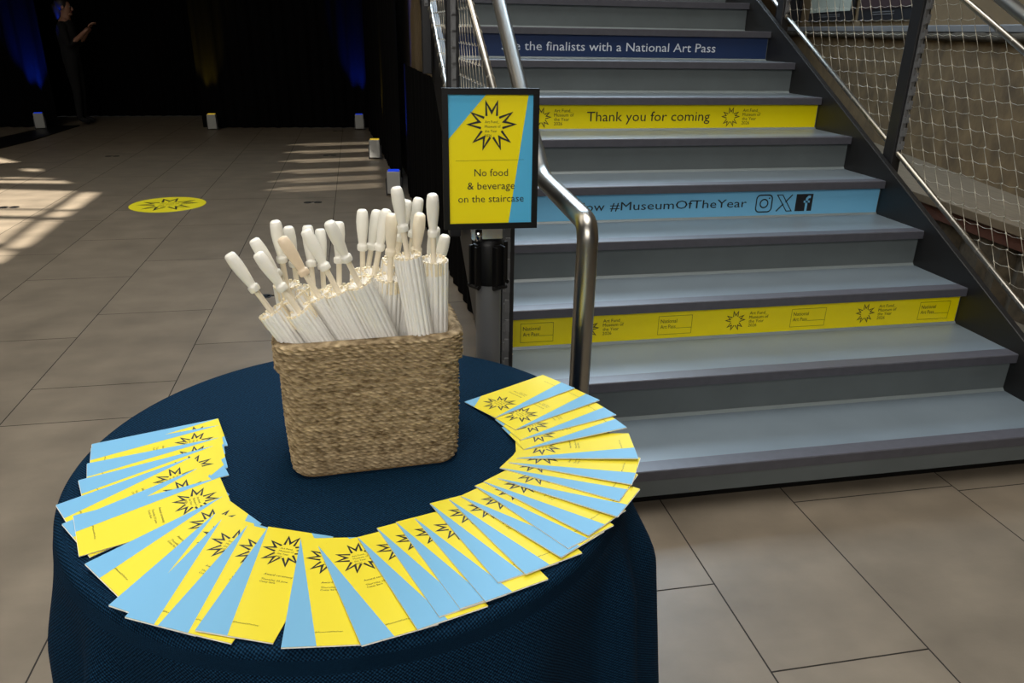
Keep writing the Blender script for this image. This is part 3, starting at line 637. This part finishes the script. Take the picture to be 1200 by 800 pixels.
# ------------------------------------------------------------------ basket
BC = Vector((-.006, 1.205)); BA = math.radians(3); BW, BD, BH = .282, .180, .236
def rrect(w, d, r, n):
    pts = []; 
    segs = [((w/2-r, -d/2), (w/2-r, -d/2+r), -PI/2), ((w/2, d/2-r), (w/2-r, d/2-r), 0), ((-w/2+r, d/2), (-w/2+r, d/2-r), PI/2), ((-w/2, -d/2+r), (-w/2+r, -d/2+r), PI)]
    dense = []
    for st, ce, a0 in segs:
        for k in range(13): a = a0+PI/2*k/12; dense.append(Vector((ce[0]+r*math.cos(a), ce[1]+r*math.sin(a), 0)))
    dense.append(dense[0]); ls = [0]
    for a, b in zip(dense[:-1], dense[1:]): ls.append(ls[-1]+(b-a).length)
    tot = ls[-1]; j = 0
    for i in range(n):
        s = tot*i/n
        while ls[j+1] < s: j += 1
        t = (s-ls[j])/(ls[j+1]-ls[j]+1e-12); p = dense[j].lerp(dense[j+1], t); d = (dense[j+1]-dense[j]).normalized() if (dense[j+1]-dense[j]).length > 1e-9 else (dense[j+2]-dense[j+1]).normalized()
        pts.append((p, Vector((d.y, -d.x, 0)), s))
    return pts, tot
def basket():
    root = thing('basket', 'square woven seagrass basket on the navy table holding white parasols', 'basket', (BC.x, BC.y, TZ+.001), BA)
    N = 760; pts, tot = rrect(BW-.004, BD-.004, .032, N); ring = .0062; rnd = random.Random(4)
    def surf(z0, z1, rows, base, ph, taper):
        v = []; tone = []
        nz = int((z1-z0)/.0009)
        for k in range(nz+1):
            z = z0+(z1-z0)*k/nz
            for p, nn, s in pts:
                wob = .0016*math.sin(s*21+ph)+.0012*math.sin(s*47+2)
                q = (z+wob+s*ring*2/tot)/ring; row = math.floor(q); fr = q-row
                prof = math.sqrt(max(0, 1-(2*fr-1)**2))
                jit = math.sin(row*12.9+3)*1.7
                tw = math.sin(2*PI*(s/.0125+fr*.8+jit)); tw2 = .5+.5*math.sin(s*60+row*2.3)
                h = .0032*prof+.0016*tw*prof+.0007*tw2
                edge = min(1, (z-z0)/.012) if z0 < .01 else 1
                pr = taper(z)
                pp = p*pr+nn*(base+h-.010*(1-edge)**2)
                v.append((pp.x, pp.y, z)); tone.append(.52+.30*prof+.16*tw*prof+.14*math.sin(row*7.7+s*15)*.5)
        f = [(i*N+k, i*N+(k+1) % N, (i+1)*N+(k+1) % N, (i+1)*N+k) for i in range(nz) for k in range(N)]
        return v, f, tone
    tap = lambda z: .972+.028*min(1, z/.10)+.004*math.sin(z*14)
    v, f, tone = surf(.0, BH-.040, 40, 0, 0, tap); g = Geo(); g.add(v, f, 0, True); g.tone = tone; g.build('basket_wall', M['rope'], root)
    v, f, tone = surf(BH-.046, BH, 9, .0075, 1.5, lambda z: 1.0); g = Geo(); g.add(v, f, 0, True)
    # roll over the rim and down the inside
    top = v[-N:]
    for zz, off in ((BH+.003, .003), (BH+.004, -.003), (BH+.001, -.009), (BH-.02, -.011), (BH-.12, -.011), (.012, -.012)):
        b = len(g.v); ringv = [((p*1.0+nn*off).x, (p*1.0+nn*off).y, zz) for p, nn, s in pts]
        g.v += [Vector(x) for x in ringv]; g.f += [(b-N+k, b-N+(k+1) % N, b+(k+1) % N, b+k) for k in range(N)]; g.m += [0]*N; g.sm += [True]*N; tone += [.62]*N
    g.tone = tone; g.build('rim_band', M['rope'], root)
    g = Geo(); g.prism([(p.x*.96, p.y*.94) for p, nn, s in pts[::8]], .0, .012); g.build('basket_bottom', M['rope_in'], root)
basket()

# ------------------------------------------------------------------ parasols in the basket
PAR = [(-0.168, 1.143, 1.059, -0.483, -0.0, 0.876), (-0.137, 1.173, 1.071, -0.453, -0.008, 0.891), (-0.127, 1.138, 1.06, -0.477, -0.015, 0.879), (-0.132, 1.204, 1.085, -0.062, -0.072, 0.995), (-0.119, 1.252, 1.063, -0.051, -0.034, 0.998), (-0.096, 1.17, 1.073, -0.444, -0.007, 0.896), (-0.091, 1.238, 1.065, -0.025, 0.24, 0.97), (-0.063, 1.154, 1.085, -0.389, 0.032, 0.921), (-0.075, 1.267, 1.052, 0.009, 0.13, 0.991), (-0.029, 1.127, 1.105, -0.346, -0.136, 0.928), (-0.046, 1.231, 1.072, 0.059, 0.107, 0.993), (-0.007, 1.236, 1.091, 0.05, -0.02, 0.997), (0.007, 1.265, 1.084, 0.20, 0.009, 0.98), (0.019, 1.191, 1.103, 0.22, -0.108, 0.97), (0.036, 1.162, 1.102, 0.062, -0.151, 0.987), (0.056, 1.136, 1.146, -0.124, -0.021, 0.992), (0.051, 1.236, 1.108, 0.18, -0.068, 0.98), (0.053, 1.201, 1.114, 0.21, -0.085, 0.974), (0.077, 1.264, 1.103, 0.19, 0.005, 0.98), (0.076, 1.166, 1.102, 0.104, -0.187, 0.977), (0.102, 1.15, 1.133, -0.004, -0.12, 0.993), (0.102, 1.238, 1.061, 0.17, -0.08, 0.98), (0.111, 1.201, 1.057, 0.22, -0.099, 0.97)]
PLAB = ['closed white parasol tilting furthest left, its handle lowest of the left group', 'closed white parasol whose handle is half hidden behind the two leftmost leaning handles', 'closed white parasol leaning steeply left over the front rim, second handle from left in front',
        'closed white parasol standing nearly upright, tallest of the left group', 'closed white parasol upright just right of the tallest left handle', 'closed parasol with a tan tinted handle crossing in front of two upright ones',
        'closed white parasol upright behind the leaning handles left of centre', 'closed white parasol leaning left in front of two upright handles, left of centre', 'closed white parasol upright, right beside the leaning handle left of centre',
        'closed white parasol leaning left at the middle of the front row', 'closed white parasol upright behind the middle leaning handle', 'closed white parasol standing alone and dead straight in the centre gap',
        'closed white parasol tilting right, first of a pair right of centre', 'closed white parasol tilting right, second of a pair right of centre', 'closed parasol with a short upright cream handle in front of the right pair',
        'closed white parasol with the highest handle, pleated canopy standing forward right of centre', 'closed white parasol mostly hidden behind the highest handle', 'closed white parasol tilting right just behind the highest handle',
        'closed white parasol tilting right at the back, left of the straight right hand handle', 'closed cream parasol with a shorter upright handle below the tall right pair', 'closed white parasol with a tall straight handle at the right of the basket',
        'closed white parasol half hidden behind the straight right hand handle', 'closed white parasol at the far right, its stubby handle tilting right']
def parasol_meshes():
    HL = .068
    prof = [(.0005, HL), (.0060, HL-.0004), (.0083, HL-.003), (.0093, HL-.010), (.0098, HL-.020), (.0092, HL-.032), (.0078, HL-.045), (.0066, HL-.054), (.0064, HL-.0575), (.0082, HL-.0585), (.0086, HL-.060), (.0086, HL-.066), (.0078, HL-.068)]
    gh = Geo(); gh.lathe(prof, 22, None, 0, True)
    gs = Geo(); gs.lathe([(.0044, 0.0), (.0044, -.10)], 12)
    return gh, gs
GH, GS = parasol_meshes()
_hm = GH.build('handle', M['handle']); _sm = GS.build('shaft', M['shaft'])
hm, smesh = _hm.data, _sm.data; bpy.data.objects.remove(_hm); bpy.data.objects.remove(_sm)
tan = mat('tan wood handle', (230, 209, 180), .4, noise=.06, nscale=40); cream = mat('cream wood handle', (242, 230, 206), .4, noise=.06, nscale=40)
def parasol(i, d):
    c = Vector(d[:3]); ax = Vector(d[3:]).normalized()
    root = thing('parasol', PLAB[i], 'parasol', c, 0, 'closed paper parasols in the basket')
    root.rotation_euler = ax.to_track_quat('Z', 'Y').to_euler()
    hmat = tan if i == 5 else cream if i in (14, 19) else None
    me = hm
    if hmat: me = hm.copy(); me.materials[0] = hmat
    o = bpy.data.objects.new('handle', me); COL.objects.link(o); o.parent = root
    o = bpy.data.objects.new('shaft', smesh); COL.objects.link(o); o.parent = root
    s0 = .040; L = (c.z-s0*ax.z-.772)/ax.z; R0, R1 = .0218, .0178; rnd = random.Random(i); nr = 16; per = 6; seg = nr*per; ph = rnd.random()*6
    g = Geo(); v = []; nz = 14; sq = 1+.12*rnd.random()
    for k in range(nz+1):
        t = k/nz; z = -s0-L*t; R = R0+(R1-R0)*t**.8
        if k == 0: R *= .97
        for q in range(seg):
            a = 2*PI*q/seg+ph; u = (q % per)/per; fl = 1-.26*(q % per == 0)+.03*(q % per in (2, 3, 4)); r = R*fl*(1+.025*math.sin(q//per*2.4+i))
            v.append((r*math.cos(a)*sq, r*math.sin(a)/sq, z))
    f = [(a*seg+q, (a+1)*seg+q, (a+1)*seg+(q+1) % seg, a*seg+(q+1) % seg) for a in range(nz) for q in range(seg)]
    g.add(v, f, 0, True)
    # paper folds gathered in at the open end and closed at the bottom
    v2 = v[:seg]+[(x*.45, y*.45, z-.008) for x, y, z in v[:seg]]; g.add(v2, [(q, (q+1) % seg, seg+(q+1) % seg, seg+q) for q in range(seg)], 0, False)
    g.add(v[-seg:], [list(range(seg))], 0)
    cn = g.build('canopy', M['canopy'], root)
    g = Geo()
    for k in range(nr):
        a = 2*PI*(k+.5)/nr+ph; T = Matrix.Rotation(a, 4, 'Z') @ Matrix.Translation((R0*.90, 0, -s0))
        e = rnd.random()*.004; g.box(-.0022, .0012, -.0021, .0021, -.02, .0015+e*.5, 0, T)
    g.build('rib_tips', M['bamboo'], cn)
for i, d in enumerate(PAR): parasol(i, d)

# ------------------------------------------------------------------ fan of programmes
BK = [((-.488, 1.274), (-.294, 1.336)), ((-.486, 1.26), (-.285, 1.308)), ((-.477, 1.207), (-.278, 1.262)), ((-.475, 1.155), (-.283, 1.233)), ((-.49, 1.084), (-.308, 1.202)), ((-.465, 1.032), (-.293, 1.164)), ((-.452, 1.049), (-.254, 1.124)), ((-.401, .932), (-.242, 1.07)), ((-.349, .836), (-.243, 1.031)), ((-.322, .812), (-.233, 1.01)), ((-.278, .793), (-.195, .988)), ((-.232, .777), (-.165, .979)), ((-.127, .728), (-.117, .944)), ((-.033, .717), (-.092, .92)), ((.035, .732), (-.037, .931)), ((.063, .75), (-.009, .948)), ((.091, .759), (.019, .959)), ((.124, .769), (.048, .962)), ((.147, .799), (.073, .999)), ((.186, .812), (.104, 1.003)), ((.242, .837), (.123, 1.009)), ((.257, .853), (.149, 1.034)), ((.293, .878), (.166, 1.041)), ((.349, .914), (.19, 1.047)), ((.363, .955), (.201, 1.077)), ((.398, .995), (.218, 1.091)), ((.433, 1.069), (.237, 1.102)), ((.445, 1.174), (.26, 1.131)), ((.443, 1.225), (.259, 1.166)), ((.432, 1.291), (.256, 1.206)), ((.398, 1.355), (.228, 1.262))]
ORD = 'first second third fourth fifth sixth seventh eighth ninth tenth eleventh twelfth thirteenth fourteenth fifteenth sixteenth'.split()
def booklet_meshes():
    W, L, t = .099, .210, .0016
    T = Matrix.Identity(4)
    gp = Geo()
    for k in range(4): gp.box(.0004, W-.0003-.0002*k, -.0007+.0003*k, L-.0006, .00010+.00032*k, .00036+.00032*k)
    gp.box(0, .0008, 0, L, 0, t-.00005)
    gc = Geo(); z = t
    gc.box(0, W, 0, L, t-.00022, t, 0)
    e = .00012
    gc.poly([(0, 0), (.041, 0), (.0005, L-.002), (0, L-.002)], 1, T, z+e); gc.poly([(W, L), (W-.033, L), (W, L-.042)], 1, T, z+e)
    star(gc, .046, .163, .031, T, 2, z+2*e, wd=.0034); star_text(gc, .046, .163, .031, T, 2, z+2*e)
    for s, y, cap, wd in (('Award ceremony', .1115, .0036, .040), ('Thursday 25 June', .1020, .0030, .037), ('Cutty Sark', .0970, .0030, .022), ('#MuseumOfTheYear', .0215, .0022, .034)): put_text(gc, s, .037, y, cap, T, 2, width=wd, z=z+2*e)
    return gp, gc
gp, gc = booklet_meshes()
_a = gp.build('pages', M['paper']); _b = gc.build('cover', [M['yellow'], M['blue'], M['ink']])
pg, cv = _a.data, _b.data; bpy.data.objects.remove(_a); bpy.data.objects.remove(_b)
def booklets():
    W, L, t = .099, .210, .0018; placed = []
    tilt = .066
    for i, (ol, il) in enumerate(BK):
        ol = Vector(ol); il = Vector(il); vy = (il-ol).normalized(); mid = (ol+il)/2; ol = mid-vy*L/2; vx = Vector((vy.y, -vy.x))
        # highest support below: plane z = a - tilt*u (u across the cover from the free left edge)
        a = TZ+.0012+tilt*W*1.0
        pts = [(u*W, q*L) for u in [k/12 for k in range(13)] for q in [k/24 for k in range(25)]]
        for (o2, x2, y2, a2) in placed[-9:]:
            for u, q in pts:
                p = ol+vx*u+vy*q; d = p-o2; u2, q2 = d.dot(x2), d.dot(y2)
                if 0 <= u2 <= W and 0 <= q2 <= L: a = max(a, a2-tilt*u2+t+tilt*u)
        a = min(a, TZ+.022)
        placed.append((ol, vx, vy, a))
        n = i; 
        if n < 15: lab = ORD[n]+' programme in the fan counting from its rear left end, yellow with blue wedge'
        else: lab = ORD[30-n]+' programme in the fan counting from its rear right end, yellow with blue wedge'
        if i == 6: lab = 'programme at the left of the fan with its star almost whole and long yellow cover'
        if i == 11: lab = 'programme at the front left of the fan, star and dates showing'
        if i == 30: lab = 'topmost programme at the rear right end of the fan, whole cover showing'
        root = thing('programme', lab, 'booklet', (ol.x, ol.y, a), 0, 'programmes fanned out on the navy table')
        x3 = Vector((vx.x, vx.y, -tilt)).normalized(); y3 = Vector((vy.x, vy.y, 0)); z3 = x3.cross(y3)
        root.rotation_euler = Matrix(((x3.x, y3.x, z3.x), (x3.y, y3.y, z3.y), (x3.z, y3.z, z3.z))).to_euler()
        for nm, me in (('pages', pg), ('cover', cv)):
            o = bpy.data.objects.new(nm, me); COL.objects.link(o); o.parent = root
booklets()
